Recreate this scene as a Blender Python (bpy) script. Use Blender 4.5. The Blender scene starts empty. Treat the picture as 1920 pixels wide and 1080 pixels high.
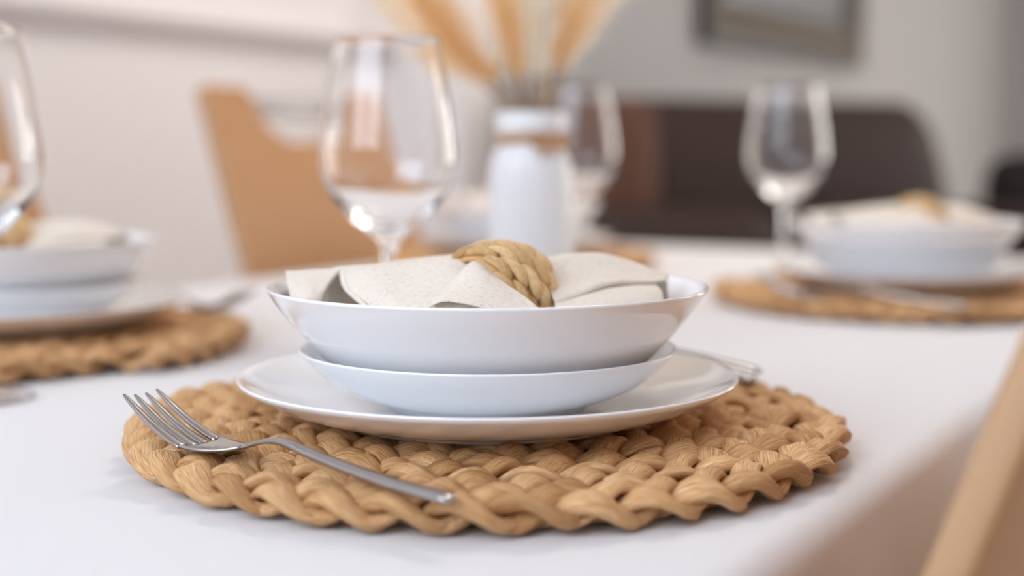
import bpy, bmesh, math, random
from mathutils import Vector, Matrix

random.seed(11)
SC = bpy.context.scene
COL = SC.collection
PI = math.pi
S = 0.01                      # shapes below are written in centimetres
TZ = 0.75                     # height of the table top
# the table's own axes seen from above: EV along the table, NV across it
EV = Vector((0.501, 0.8654, 0)); NV = Vector((0.8654, -0.501, 0))
TA = math.atan2(-0.501, 0.8654)

# ------------------------------------------------------------------ camera, world, lights, exposure
cam = bpy.data.cameras.new('camera'); co = bpy.data.objects.new('camera', cam); COL.objects.link(co)
co.location = (0, 0, TZ + 0.1615)
co.rotation_euler = (math.radians(90 - 5.57), 0, 0)
cam.lens = 50; cam.sensor_width = 36; cam.clip_start = 0.02
cam.dof.use_dof = True; cam.dof.focus_distance = 0.68; cam.dof.aperture_fstop = 2.8; cam.dof.aperture_blades = 0
SC.camera = co

w = bpy.data.worlds.new('daylight'); SC.world = w; w.use_nodes = True
w.node_tree.nodes['Background'].inputs['Color'].default_value = (0.80, 0.88, 1.0, 1)
w.node_tree.nodes['Background'].inputs['Strength'].default_value = 1.0

def en(n, e, z):              # table axes (cm, z above the table top) to world
    v = NV * n * S + EV * e * S
    return Vector((v.x, v.y, TZ + z * S))

def area(name, loc, target, sx, sy, power, color):
    l = bpy.data.lights.new(name, 'AREA'); l.shape = 'RECTANGLE'; l.size = sx; l.size_y = sy
    l.energy = power; l.color = color
    o = bpy.data.objects.new(name, l); COL.objects.link(o); o.location = loc
    o.rotation_euler = (Vector(target) - Vector(loc)).to_track_quat('-Z', 'Y').to_euler()
    return o

# daylight through the window behind the camera (cool) and the tall window on the right (warm white)
area('window_light_near', en(-75, -126, 108), en(-75, 60, 10), 1.9, 1.45, 50, (0.74, 0.85, 1.0))
area('window_light_right', en(172, 490, 50), en(0, 460, 40), 2.3, 1.9, 50, (1.0, 0.90, 0.80))
area('window_light_far', en(100, 838, 45), en(90, 700, 42), 1.35, 1.9, 46, (1.0, 0.97, 0.93))
area('added_ceiling_fill', en(-80, 215, 178), en(-80, 215, 0), 0.5, 0.5, 17, (1.0, 0.91, 0.82))  # added fill under the ceiling to brighten the walls, no real fixture

SC.view_settings.view_transform = 'Standard'; SC.view_settings.look = 'None'
SC.view_settings.gamma = 1; SC.view_settings.use_curve_mapping = False
SC.view_settings.exposure = -0.07
try:
    SC.cycles.use_denoising = True; SC.cycles.max_bounces = 20; SC.cycles.transmission_bounces = 18
    SC.cycles.diffuse_bounces = 5; SC.cycles.glossy_bounces = 14; SC.cycles.sample_clamp_indirect = 6
except Exception:
    pass

# ------------------------------------------------------------------ materials
def mat(name, color=(0.8, 0.8, 0.8), rough=0.5, metal=0.0, spec=0.5, **kw):
    m = bpy.data.materials.new(name); m.use_nodes = True
    b = m.node_tree.nodes['Principled BSDF']
    b.inputs['Base Color'].default_value = (*color, 1); b.inputs['Roughness'].default_value = rough
    b.inputs['Metallic'].default_value = metal; b.inputs['Specular IOR Level'].default_value = spec
    for k, v in kw.items(): b.inputs[k].default_value = v
    return m
def nd(m, t, **kw):
    n = m.node_tree.nodes.new(t)
    for k, v in kw.items(): setattr(n, k, v)
    return n
def lk(m, a, b): m.node_tree.links.new(a, b)
def bsdf(m): return m.node_tree.nodes['Principled BSDF']
def ramp(m, stops):
    r = nd(m, 'ShaderNodeValToRGB'); e = r.color_ramp.elements
    while len(e) < len(stops): e.new(0.5)
    for i, (p, c) in enumerate(stops): e[i].position = p; e[i].color = (*c, 1)
    return r
def bump_noise(m, scale, strength, dist=0.001, vec=None, detail=4, stretch=None, coord='Object'):
    tc = nd(m, 'ShaderNodeTexCoord'); mp = nd(m, 'ShaderNodeMapping')
    mp.inputs['Scale'].default_value = stretch or (1, 1, 1)
    nz = nd(m, 'ShaderNodeTexNoise'); nz.inputs['Scale'].default_value = scale; nz.inputs['Detail'].default_value = detail
    bp = nd(m, 'ShaderNodeBump'); bp.inputs['Strength'].default_value = strength; bp.inputs['Distance'].default_value = dist
    lk(m, tc.outputs[coord], mp.inputs['Vector']); lk(m, mp.outputs['Vector'], nz.inputs['Vector'])
    lk(m, nz.outputs['Fac'], bp.inputs['Height']); lk(m, bp.outputs['Normal'], bsdf(m).inputs['Normal'])
    return nz

M = {}
M['porcelain'] = mat('glazed_porcelain', (0.91, 0.91, 0.92), 0.10, 0, 0.5, **{'Coat Weight': 0.35, 'Coat Roughness': 0.04})
M['vase'] = mat('vase_glaze', (0.88, 0.885, 0.90), 0.25)
M['steel'] = mat('brushed_steel', (0.42, 0.40, 0.39), 0.22, 1.0)
bump_noise(M['steel'], 60, 0.04, 0.0003, stretch=(1, 30, 30))
M['chrome'] = mat('chrome', (0.42, 0.41, 0.42), 0.25, 1.0)
M['glass'] = mat('clear_glass', (1, 1, 1), 0.0, 0, 0.5, **{'Transmission Weight': 1.0, 'IOR': 1.45})

def hyacinth(name, dark, mid, light):
    m = mat(name, mid, 0.62, 0, 0.35)
    oi = nd(m, 'ShaderNodeObjectInfo'); uv = nd(m, 'ShaderNodeUVMap')
    mp = nd(m, 'ShaderNodeMapping'); mp.inputs['Scale'].default_value = (1.6, 16, 1)
    cmb = nd(m, 'ShaderNodeVectorMath', operation='ADD'); sc = nd(m, 'ShaderNodeVectorMath', operation='SCALE')
    lk(m, oi.outputs['Random'], sc.inputs['Scale']); sc.inputs[0].default_value = (37, 91, 53)
    lk(m, uv.outputs['UV'], mp.inputs['Vector']); lk(m, mp.outputs['Vector'], cmb.inputs[0]); lk(m, sc.outputs[0], cmb.inputs[1])
    n1 = nd(m, 'ShaderNodeTexNoise'); n1.inputs['Scale'].default_value = 1.6; n1.inputs['Detail'].default_value = 5
    lk(m, cmb.outputs[0], n1.inputs['Vector'])
    r1 = ramp(m, [(0.30, dark), (0.5, mid), (0.72, light)]); lk(m, n1.outputs['Fac'], r1.inputs['Fac'])
    r2 = ramp(m, [(0.0, (0.72, 0.64, 0.54)), (0.35, (0.95, 0.93, 0.9)), (0.7, (1, 1, 1)), (1.0, (1.1, 1.13, 1.18))]); lk(m, oi.outputs['Random'], r2.inputs['Fac'])
    mx = nd(m, 'ShaderNodeMix', data_type='RGBA', blend_type='MULTIPLY'); mx.inputs[0].default_value = 1.0
    lk(m, r1.outputs['Color'], mx.inputs[6]); lk(m, r2.outputs['Color'], mx.inputs[7]); lk(m, mx.outputs[2], bsdf(m).inputs['Base Color'])
    mp2 = nd(m, 'ShaderNodeMapping'); mp2.inputs['Scale'].default_value = (0.8, 30, 1)
    n2 = nd(m, 'ShaderNodeTexNoise'); n2.inputs['Scale'].default_value = 1.5; n2.inputs['Detail'].default_value = 3
    lk(m, uv.outputs['UV'], mp2.inputs['Vector']); lk(m, mp2.outputs['Vector'], n2.inputs['Vector'])
    bp = nd(m, 'ShaderNodeBump'); bp.inputs['Strength'].default_value = 0.55; bp.inputs['Distance'].default_value = 0.0012
    lk(m, n2.outputs['Fac'], bp.inputs['Height']); lk(m, bp.outputs['Normal'], bsdf(m).inputs['Normal'])
    return m
M['hyacinth'] = hyacinth('water_hyacinth', (0.40, 0.175, 0.055), (0.75, 0.43, 0.19), (0.89, 0.64, 0.39))
M['ringweave'] = hyacinth('ring_straw', (0.58, 0.305, 0.11), (0.87, 0.58, 0.28), (0.94, 0.74, 0.47))

def linen():
    m = mat('linen', (0.80, 0.75, 0.69), 0.9, 0, 0.2)
    tc = nd(m, 'ShaderNodeTexCoord'); nz = nd(m, 'ShaderNodeTexNoise'); nz.inputs['Scale'].default_value = 900; nz.inputs['Detail'].default_value = 3
    mp = nd(m, 'ShaderNodeMapping'); mp.inputs['Scale'].default_value = (0.5, 1, 0.6)
    lk(m, tc.outputs['Object'], mp.inputs['Vector']); lk(m, mp.outputs['Vector'], nz.inputs['Vector'])
    r = ramp(m, [(0.20, (0.48, 0.38, 0.29)), (0.37, (0.80, 0.715, 0.62)), (0.62, (0.87, 0.79, 0.70))])
    lk(m, nz.outputs['Fac'], r.inputs['Fac']); lk(m, r.outputs['Color'], bsdf(m).inputs['Base Color'])
    uv = nd(m, 'ShaderNodeUVMap')
    w1 = nd(m, 'ShaderNodeTexWave', bands_direction='X'); w1.inputs['Scale'].default_value = 14
    w2 = nd(m, 'ShaderNodeTexWave', bands_direction='Y'); w2.inputs['Scale'].default_value = 14
    ad = nd(m, 'ShaderNodeMath', operation='ADD'); bp = nd(m, 'ShaderNodeBump')
    bp.inputs['Strength'].default_value = 0.25; bp.inputs['Distance'].default_value = 0.0003
    for q in (w1, w2): lk(m, uv.outputs['UV'], q.inputs['Vector'])
    lk(m, w1.outputs['Fac'], ad.inputs[0]); lk(m, w2.outputs['Fac'], ad.inputs[1])
    lk(m, ad.outputs[0], bp.inputs['Height']); lk(m, bp.outputs['Normal'], bsdf(m).inputs['Normal'])
    return m
M['linen'] = linen()
M['cloth'] = mat('white_tablecloth', (0.79, 0.78, 0.79), 0.85, 0, 0.2, **{'Sheen Weight': 0.15})
bump_noise(M['cloth'], 900, 0.08, 0.0003)
M['tan'] = mat('tan_leatherette', (0.50, 0.265, 0.12), 0.45, 0, 0.4)
nz = bump_noise(M['tan'], 300, 0.08, 0.0004)
M['tan_edge'] = mat('pale_chair_edge', (0.54, 0.325, 0.175), 0.5)
M['leather'] = mat('dark_brown_leather', (0.038, 0.021, 0.019), 0.5, 0, 0.25)
bump_noise(M['leather'], 180, 0.15, 0.0008)
M['leather_dark'] = mat('black_brown_leather', (0.010, 0.005, 0.0045), 0.5, 0, 0.25)
bump_noise(M['leather_dark'], 180, 0.15, 0.0008)
M['leather_warm_sheen'] = mat('leather_with_warm_sheen', (0.105, 0.045, 0.028), 0.5, 0, 0.3)  # sofa leather with a reddish reflection put into its colour
bump_noise(M['leather_warm_sheen'], 180, 0.15, 0.0008)
M['wood'] = mat('dark_wood', (0.10, 0.05, 0.03), 0.5)
bump_noise(M['wood'], 20, 0.1, 0.001, stretch=(1, 8, 8))
M['wall'] = mat('painted_wall', (0.86, 0.825, 0.825), 0.85, 0, 0.2)
bump_noise(M['wall'], 90, 0.08, 0.001)
M['wall_grey'] = mat('painted_wall_grey', (0.42, 0.42, 0.43), 0.85, 0, 0.2)
bump_noise(M['wall_grey'], 90, 0.08, 0.001)
M['rail'] = mat('rail_paint_shaded', (0.70, 0.66, 0.66), 0.6)  # greyer than the wall: the rail's shadow is put into its colour
bump_noise(M['rail'], 60, 0.05, 0.001)
M['ceiling'] = mat('ceiling_paint', (0.85, 0.83, 0.81), 0.9, 0, 0.2)
bump_noise(M['ceiling'], 60, 0.05, 0.001)
M['floor'] = mat('floor_boards', (0.60, 0.50, 0.41), 0.4)
bump_noise(M['floor'], 12, 0.1, 0.002, stretch=(1, 10, 1))
M['white_paint'] = mat('white_paint', (0.82, 0.81, 0.80), 0.4)
def bronze():
    m = mat('bronze_frame', (0.16, 0.125, 0.095), 0.5, 0.3)
    tc = nd(m, 'ShaderNodeTexCoord'); n = nd(m, 'ShaderNodeTexNoise'); n.inputs['Scale'].default_value = 22
    r = ramp(m, [(0.35, (0.075, 0.058, 0.042)), (0.65, (0.19, 0.15, 0.11))])
    lk(m, tc.outputs['Object'], n.inputs['Vector']); lk(m, n.outputs['Fac'], r.inputs['Fac']); lk(m, r.outputs['Color'], bsdf(m).inputs['Base Color'])
    return m
M['bronze'] = bronze()
M['dark_frame'] = mat('dark_frame', (0.038, 0.028, 0.025), 0.5)
bump_noise(M['dark_frame'], 60, 0.1, 0.001)
M['pane'] = mat('mirror_glass', (0.42, 0.44, 0.46), 0.12, 0.6)
M['twine'] = mat('jute_twine', (0.52, 0.30, 0.155), 0.9)
bump_noise(M['twine'], 400, 0.6, 0.001)
M['stem'] = mat('dry_stem', (0.36, 0.21, 0.09), 0.8)
bump_noise(M['stem'], 200, 0.3, 0.001)
def plume_mat(name, c):
    m = mat(name, c, 0.9, 0, 0.1, **{'Subsurface Weight': 0.0})
    n = bump_noise(m, 120, 0.2, 0.001)
    m.node_tree.nodes['Principled BSDF'].inputs['Transmission Weight'].default_value = 0.0
    tr = nd(m, 'ShaderNodeBsdfTranslucent'); tr.inputs['Color'].default_value = (*c, 1)
    mx = nd(m, 'ShaderNodeMixShader'); mx.inputs[0].default_value = 0.5
    out = m.node_tree.nodes['Material Output']
    lk(m, bsdf(m).outputs[0], mx.inputs[1]); lk(m, tr.outputs[0], mx.inputs[2]); lk(m, mx.outputs[0], out.inputs['Surface'])
    return m
M['plume_orange'] = plume_mat('orange_plume', (0.99, 0.78, 0.48))
M['plume_peach'] = plume_mat('peach_plume', (0.99, 0.90, 0.77))
M['plume_cream'] = plume_mat('cream_plume', (0.99, 0.96, 0.87))

# ------------------------------------------------------------------ helpers
def mesh_obj(name, verts, faces, m=None, parent=None, smooth=True, uvs=None, scale=S):
    me = bpy.data.meshes.new(name)
    me.from_pydata([(v[0] * scale, v[1] * scale, v[2] * scale) for v in verts], [], faces)
    if uvs is not None:
        ul = me.uv_layers.new(name='UVMap')
        for lp in me.loops: ul.data[lp.index].uv = uvs[lp.vertex_index]
    if smooth: me.polygons.foreach_set('use_smooth', [True] * len(me.polygons))
    me.update()
    ms = m if isinstance(m, (list, tuple)) else [m]
    for q in ms:
        if q: me.materials.append(q)
    o = bpy.data.objects.new(name, me); COL.objects.link(o)
    if parent: o.parent = parent
    return o

class MB:                      # gathers shapes for one mesh
    def __init__(s): s.v = []; s.f = []; s.uv = []
    def add(s, v, f, uv=None):
        k = len(s.v); s.v += [tuple(q) for q in v]; s.f += [tuple(i + k for i in q) for q in f]
        s.uv += list(uv) if uv is not None else [(0, 0)] * len(v)
    def build(s, name, m, parent=None, smooth=True): return mesh_obj(name, s.v, s.f, m, parent, smooth, s.uv)

def lathe_data(profile, seg=64, closed=False, mod=None):
    v = []; f = []; n = len(profile)
    for j in range(seg):
        a = 2 * PI * j / seg
        for (r, z) in profile:
            rr = r if mod is None else mod(r, z, a)
            v.append((rr * math.cos(a), rr * math.sin(a), z))
    for j in range(seg):
        k = (j + 1) % seg
        for i in range(n if closed else n - 1):
            i2 = (i + 1) % n
            f.append((j * n + i, k * n + i, k * n + i2, j * n + i2))
    if not closed:
        if profile[0][0] < 1e-3 or True:
            f.append(tuple(j * n for j in range(seg))[::-1]); f.append(tuple(j * n + n - 1 for j in range(seg)))
    return v, f

def cr(P, t):                  # Catmull-Rom through P at t in 0..1
    n = len(P) - 1; x = min(max(t, 0), 1) * n; i = min(int(x), n - 1); u = x - i
    p0, p1, p2, p3 = P[max(i - 1, 0)], P[i], P[i + 1], P[min(i + 2, n)]
    return [0.5 * (2 * b + (c - a) * u + (2 * a - 5 * b + 4 * c - d) * u * u + (3 * b - a - 3 * c + d) * u ** 3) for a, b, c, d in zip(p0, p1, p2, p3)]
def smooth_profile(P, n): return [tuple(cr(P, i / (n - 1))) for i in range(n)]

def tube_data(pts, rad, seg=8, cap=True):
    pts = [Vector(p) for p in pts]; v = []; f = []; n = len(pts)
    up = Vector((0, 0, 1)); prev = None
    for i, p in enumerate(pts):
        t = (pts[min(i + 1, n - 1)] - pts[max(i - 1, 0)]).normalized()
        if prev is None: s = t.cross(up) if abs(t.z) < 0.9 else t.cross(Vector((1, 0, 0)))
        else: s = prev - t * prev.dot(t)
        s.normalize(); prev = s; b = t.cross(s); r = rad[i] if isinstance(rad, (list, tuple)) else rad
        for j in range(seg):
            a = 2 * PI * j / seg; v.append(p + (s * math.cos(a) + b * math.sin(a)) * r)
    for i in range(n - 1):
        for j in range(seg):
            k = (j + 1) % seg; f.append((i * seg + j, i * seg + k, (i + 1) * seg + k, (i + 1) * seg + j))
    if cap: f.append(tuple(range(seg))[::-1]); f.append(tuple((n - 1) * seg + j for j in range(seg)))
    return v, f

def box_data(x0, x1, y0, y1, z0, z1):
    v = [(x0, y0, z0), (x1, y0, z0), (x1, y1, z0), (x0, y1, z0), (x0, y0, z1), (x1, y0, z1), (x1, y1, z1), (x0, y1, z1)]
    return v, [(0, 3, 2, 1), (4, 5, 6, 7), (0, 1, 5, 4), (1, 2, 6, 5), (2, 3, 7, 6), (3, 0, 4, 7)]
def rbox(name, x0, x1, y0, y1, z0, z1, m, parent=None, bev=2.0, seg=3, bend=None):
    v, f = box_data(x0, x1, y0, y1, z0, z1)
    o = mesh_obj(name, v, f, m, parent, True)
    b = o.modifiers.new('bevel', 'BEVEL'); b.width = bev * S; b.segments = seg
    return o
def empty(name, loc, rz, label, cat, group=None):
    o = bpy.data.objects.new(name, None); COL.objects.link(o); o.location = loc; o.rotation_euler = (0, 0, rz)
    o.empty_display_size = 0.05
    return tag(o, label, cat, group)
def tag(o, label=None, cat=None, group=None, kind=None):
    if label: o['label'] = label
    if cat: o['category'] = cat
    if group: o['group'] = group
    if kind: o['kind'] = kind
    return o
def kids(o): return [c for c in bpy.data.objects if c.parent == o]
def copy_tree(o, label, childmap=None):
    r = o.copy(); COL.objects.link(r); r['label'] = label
    def rec(a, b):
        for ch in CH[a]:
            c = ch.copy(); COL.objects.link(c); c.parent = b; c.matrix_parent_inverse = ch.matrix_parent_inverse
            rec(ch, c)
    rec(o, r)
    return r
CH = {}
def index_children():
    CH.clear()
    for o in bpy.data.objects: CH.setdefault(o, [])
    for o in bpy.data.objects:
        if o.parent: CH.setdefault(o.parent, []).append(o)

# ------------------------------------------------------------------ the room (table axes: n across, e along)
def en_box(name, n0, n1, e0, e1, z0, z1, m, kind='structure', parent=None, extra=()):
    mb = MB()
    for (a0, a1, b0, b1, c0, c1) in ((n0, n1, e0, e1, z0, z1),) + tuple(extra):
        v, f = box_data(a0, a1, b0, b1, c0, c1); mb.add(v, f)
    o = mb.build(name, m, parent, False)
    o.location = (0, 0, TZ); o.rotation_euler = (0, 0, TA)
    if kind and not parent: o['kind'] = kind
    if parent: o.location = (0, 0, 0); o.rotation_euler = (0, 0, 0)
    return o
ZF, ZC = -75, 190
en_box('floor', -200, 190, -140, 865, ZF - 10, ZF, M['floor'])
en_box('ceiling', -200, 190, -140, 865, ZC, ZC + 10, M['ceiling'])
en_box('wall_left', -197, -185, -140, 264, ZF, ZC, M['wall'])
en_box('wall_corner', -197, -165, 264, 276, ZF, ZC, M['wall'])
en_box('wall_back', -177, -165, 276, 850, ZF, ZC, M['wall_grey'])
en_box('wall_far', -177, 25, 850, 865, ZF, ZC, M['wall_grey'], extra=(
    (172, 190, 850, 865, ZF, ZC), (25, 172, 850, 865, ZF, -50), (25, 172, 850, 865, 150, ZC)))
# near wall and right wall each leave an opening for their window
en_box('wall_near', -185, -175, -140, -128, ZF, ZC, M['wall'], extra=(
    (25, 190, -140, -128, ZF, ZC), (-175, 25, -140, -128, ZF, 31), (-175, 25, -140, -128, 184, ZC)))
en_box('wall_right', 178, 190, -128, 370, ZF, ZC, M['wall'], extra=(
    (178, 190, 610, 850, ZF, ZC), (178, 190, 370, 610, ZF, -50), (178, 190, 370, 610, 150, ZC)))
def window(name, lo, hi, z0, z1, along, at=-134.0):
    mb = MB()
    def bar(a0, a1, b0, b1):
        if along == 'n': v, f = box_data(a0, a1, at - 3, at + 3, b0, b1)
        else: v, f = box_data(181, 187, a0, a1, b0, b1)
        mb.add(v, f)
    bar(lo, lo + 6, z0, z1); bar(hi - 6, hi, z0, z1); bar(lo, hi, z0, z0 + 6); bar(lo, hi, z1 - 6, z1)
    mid = (lo + hi) / 2; bar(mid - 4, mid + 4, z0, z1)
    fr = mb.build(name, M['white_paint'], None, False); fr.location = (0, 0, TZ); fr.rotation_euler = (0, 0, TA); fr['kind'] = 'structure'
    for a, b in ((lo + 6, mid - 4), (mid + 4, hi - 6)):
        if along == 'n': v, f = box_data(a, b, at - .3, at + .3, z0 + 6, z1 - 6)
        else: v, f = box_data(183.8, 184.4, a, b, z0 + 6, z1 - 6)
        mesh_obj('pane', v, f, M['glass'], fr, False)
window('window_1', -175, 25, 31, 184, 'n')
window('window_2', 370, 610, -50, 150, 'e')
window('window_3', 25, 172, -50, 150, 'n', 856.0)
# moulded rail along the left wall
mb = MB()
prof = [(-185, 36.6), (-183.4, 36.6), (-182.6, 37.2), (-182.6, 38.2), (-181.6, 38.8), (-181.6, 39.9), (-182.4, 40.4), (-185, 40.4)]
v = [(n, e, z) for e in (-128, 263.5) for (n, z) in prof]; k = len(prof)
mb.add(v, [(i, (i + 1) % k, k + (i + 1) % k, k + i) for i in range(k)] + [tuple(range(k))[::-1], tuple(range(k, 2 * k))])
o = mb.build('trim_1', M['rail'], None, False); o.location = (0, 0, TZ); o.rotation_euler = (0, 0, TA); o['kind'] = 'structure'

# ------------------------------------------------------------------ table and cloth
TN0, TN1, TE0, TE1 = -118.0, -18.6, 20.0, 222.0
tb = empty('dining_table', en(0, 0, -75), TA, 'long rectangular dining table hidden under the white tablecloth', 'table')
rbox('tabletop', TN0 + .9, TN1 - .9, TE0 + .9, TE1 - .9, 71.4, 74.5, M['wood'], tb, 0.8)
rbox('apron', TN0 + 8, TN1 - 8, TE0 + 8, TE1 - 8, 63, 71.5, M['wood'], tb, 0.5)
for a in (TN0 + 6, TN1 - 13):
    for b in (TE0 + 6, TE1 - 13): rbox('leg', a, a + 7, b, b + 7, 0, 71.5, M['wood'], tb, 0.6)

def tablecloth():
    hw, hl = (TN1 - TN0) / 2, (TE1 - TE0) / 2; R = 2.5
    per = []                                   # (x, y, nx, ny, s) around a rounded rectangle
    def seg(x0, y0, x1, y1, nx, ny, m):
        for i in range(m): per.append((x0 + (x1 - x0) * i / m, y0 + (y1 - y0) * i / m, nx, ny))
    def arc(cx, cy, a0, m):
        for i in range(m):
            a = a0 + PI / 2 * i / m; per.append((cx + R * math.cos(a), cy + R * math.sin(a), math.cos(a), math.sin(a)))
    a, b = hw - R, hl - R
    seg(hw, -b, hw, b, 1, 0, 110); arc(a, b, 0, 10); seg(a, hl, -a, hl, 0, 1, 56); arc(-a, b, PI / 2, 10)
    seg(-hw, b, -hw, -b, -1, 0, 110); arc(-a, -b, PI, 10); seg(-a, -hl, a, -hl, 0, -1, 56); arc(a, -b, 1.5 * PI, 10)
    n = len(per); v = []; f = []; uv = []
    rows = []                                  # (inset from the edge, z, drop fraction)
    for i in range(7):
        t = i / 6 * PI / 2; rows.append((1.6 - 1.6 * math.sin(t), -1.6 + 1.6 * math.cos(t), 0))
    for i in range(1, 15): rows.append((0, -1.6 - i * 1.5, i / 14))
    rows = [(2.4, 0, 0)] + rows
    for (ins, z, dr) in rows:
        for i, (x, y, nx, ny) in enumerate(per):
            s = i / n
            fo = dr * (1.1 + 1.5 * math.sin(s * 2 * PI * 31 + 1.3 * math.sin(s * 2 * PI * 5)) + 0.8 * math.sin(s * 2 * PI * 67))
            v.append((x + nx * (fo - ins), y + ny * (fo - ins), z)); uv.append((x, y))
    for r in range(len(rows) - 1):
        for i in range(n):
            k = (i + 1) % n; f.append((r * n + i, (r + 1) * n + i, (r + 1) * n + k, r * n + k))
    f.append(tuple(range(n)))
    o = mesh_obj('tablecloth', v, f, M['cloth'], None, True, uv)
    c = en((TN0 + TN1) / 2, (TE0 + TE1) / 2, 0); o.location = c; o.rotation_euler = (0, 0, TA)
    sm = o.modifiers.new('thickness', 'SOLIDIFY'); sm.thickness = 0.003; sm.offset = -1
    return tag(o, 'plain white tablecloth covering the whole dining table and hanging over its edges', 'tablecloth')
tablecloth()

# ------------------------------------------------------------------ one place setting, built at the front of the table
def PW(x, y, z): return Vector((x * S, y * S, TZ + z * S))
MC = (-1.3, 76.5)

def braid_leaf(center, phase_len, s0, s1, A, B, half_w, half_t, nu, nv, rnd, twist=0.0):
    v = []; f = []; uv = []
    k1 = rnd.uniform(0, 6); k2 = rnd.uniform(0, 6); amp = rnd.uniform(0.03, 0.10); ga = rnd.uniform(.5, 2.6); gb = rnd.uniform(.5, 2.6); gd = rnd.uniform(.05, .26); wv = half_w * rnd.uniform(0.88, 1.16)
    ht = half_t * rnd.uniform(0.8, 1.25); roll = rnd.uniform(-0.28, 0.28); dz = rnd.uniform(-0.06, 0.10)
    pts = [center(s0 + (s1 - s0) * i / (nu - 1)) for i in range(nu)]
    for i in range(nu):
        t = i / (nu - 1); p = pts[i]
        T = (pts[min(i + 1, nu - 1)] - pts[max(i - 1, 0)]).normalized()
        N = Vector((0, 0, 1)); N = (N - T * N.dot(T)).normalized(); Sd = T.cross(N)
        N, Sd = N * math.cos(roll) + Sd * math.sin(roll), Sd * math.cos(roll) - N * math.sin(roll)
        e = max(math.sin(PI * (0.04 + 0.92 * t)), 0) ** 0.62
        for j in range(nv):
            a = 2 * PI * j / nv
            g = 1 + amp * math.sin(3 * a + k1 + 2.2 * t) + 0.05 * math.sin(5 * a + k2) - gd * math.exp(-((a - ga - (t - .5) * .5) / .24) ** 2) - .12 * math.exp(-((a - gb + (t - .5) * .4) / .2) ** 2)
            ca, sa = math.cos(a), math.sin(a)
            v.append(p + Sd * (wv * e * ca * g) + N * ((ht * (0.45 + 0.55 * e)) * sa * g + dz * e)); uv.append((t * 3.4, j / nv * 2 * 1.6))
    for i in range(nu - 1):
        for j in range(nv):
            k = (j + 1) % nv; f.append((i * nv + j, i * nv + k, (i + 1) * nv + k, (i + 1) * nv + j))
    f.append(tuple(range(nv))[::-1]); f.append(tuple((nu - 1) * nv + j for j in range(nv)))
    return v, f, uv

def make_placemat():
    root = empty('placemat', PW(MC[0], MC[1] + 1.7, 0), 0, '', 'placemat', 'woven placemats')
    root.scale = (1.008, 1.095, 1.34)            # hand braided: a little oval and thick
    rnd = random.Random(5); R0, pitch, L = 17.8, 2.45, 8.0
    A, B, zc = 0.87, 0.37, 0.74
    segs = []; th = 0.75 * PI; s = 0.0; table = []
    def radius(a):                             # rings that step inwards behind the plates
        u = (a - 0.75 * PI) / (2 * PI); k = math.floor(u); t = max((u - k - .83) / .17, 0); t = t * t * (3 - 2 * t)
        return R0 - pitch * (k + t)
    while True:                                # angle against arc length along the spiral
        r = radius(th)
        if r < 1.0: break
        table.append((s, th, r)); d = 0.02; s += r * d; th += d
    total = s
    def at(sv):
        sv = min(max(sv, 0), total - 0.01); lo, hi = 0, len(table) - 1
        while hi - lo > 1:
            m = (lo + hi) // 2
            if table[m][0] <= sv: lo = m
            else: hi = m
        a, b = table[lo], table[hi]; t = (sv - a[0]) / (b[0] - a[0])
        return a[1] + (b[1] - a[1]) * t, a[2] + (b[2] - a[2]) * t
    for k in range(3):
        def center(sv, k=k):
            th, r = at(sv); ph = 2 * PI * sv / L + k * 2 * PI / 3
            lat = A * math.sin(ph) ; z = zc + B * math.sin(2 * ph)
            return Vector(((r + lat) * math.cos(th), (r + lat) * math.sin(th), z))
        j = 0
        while True:
            ph0 = -PI / 4 + PI * j - 0.40; ph1 = ph0 + PI + 0.80
            s0 = (ph0 - k * 2 * PI / 3) * L / (2 * PI); s1 = (ph1 - k * 2 * PI / 3) * L / (2 * PI); j += 1
            if s0 < 0: continue
            if s1 > total: break
            segs.append((s0, s1, center))
    segs.sort(key=lambda q: q[0])
    rest = MB()
    for i, (s0, s1, c) in enumerate(segs):
        big = i < 298
        v, f, uv = braid_leaf(c, L, s0, s1, A, B, 0.80, 0.29, 15 if big else 7, 14 if big else 8, rnd)
        if big: mesh_obj('braid_leaf', v, f, M['hyacinth'], root, True, uv)
        else: rest.add(v, f, uv)
    tag(rest.build('inner_braid', M['hyacinth'], root), kind='stuff')
    return root

def make_plate(name, prof, z, label, group, cat):
    v, f = lathe_data(prof, 128)
    root = mesh_obj(name, v, f, M['porcelain']); root.location = PW(MC[0], MC[1], z)
    return tag(root, label, cat, group)

index_children()
mat0 = make_placemat()
P_dinner = smooth_profile([(0.0, 0.22), (4, 0.22), (7.6, 0.22), (7.9, 0.0), (8.4, 0.0), (8.75, 0.28), (10.3, 0.72), (11.9, 1.45), (13.15, 2.32), (13.42, 2.62), (13.44, 2.78), (13.28, 2.82), (12.9, 2.62), (11.7, 1.85), (10.3, 1.2), (8.9, 0.78), (6, 0.62), (0.0, 0.6)], 70)
P_dinner = [(r, z * 0.80) for r, z in P_dinner]
P_soup = smooth_profile([(0.0, 0.2), (4.6, 0.2), (4.9, 0.0), (5.35, 0.0), (5.6, 0.3), (7.1, 0.85), (8.5, 1.65), (9.6, 2.7), (10.12, 3.4), (10.17, 3.54), (10.05, 3.58), (9.75, 3.3), (9.1, 2.6), (8.2, 1.85), (6.9, 1.15), (5.2, 0.62), (3, 0.5), (0.0, 0.48)], 60)
P_soup = [(r, z * 0.895) for r, z in P_soup]
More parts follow.
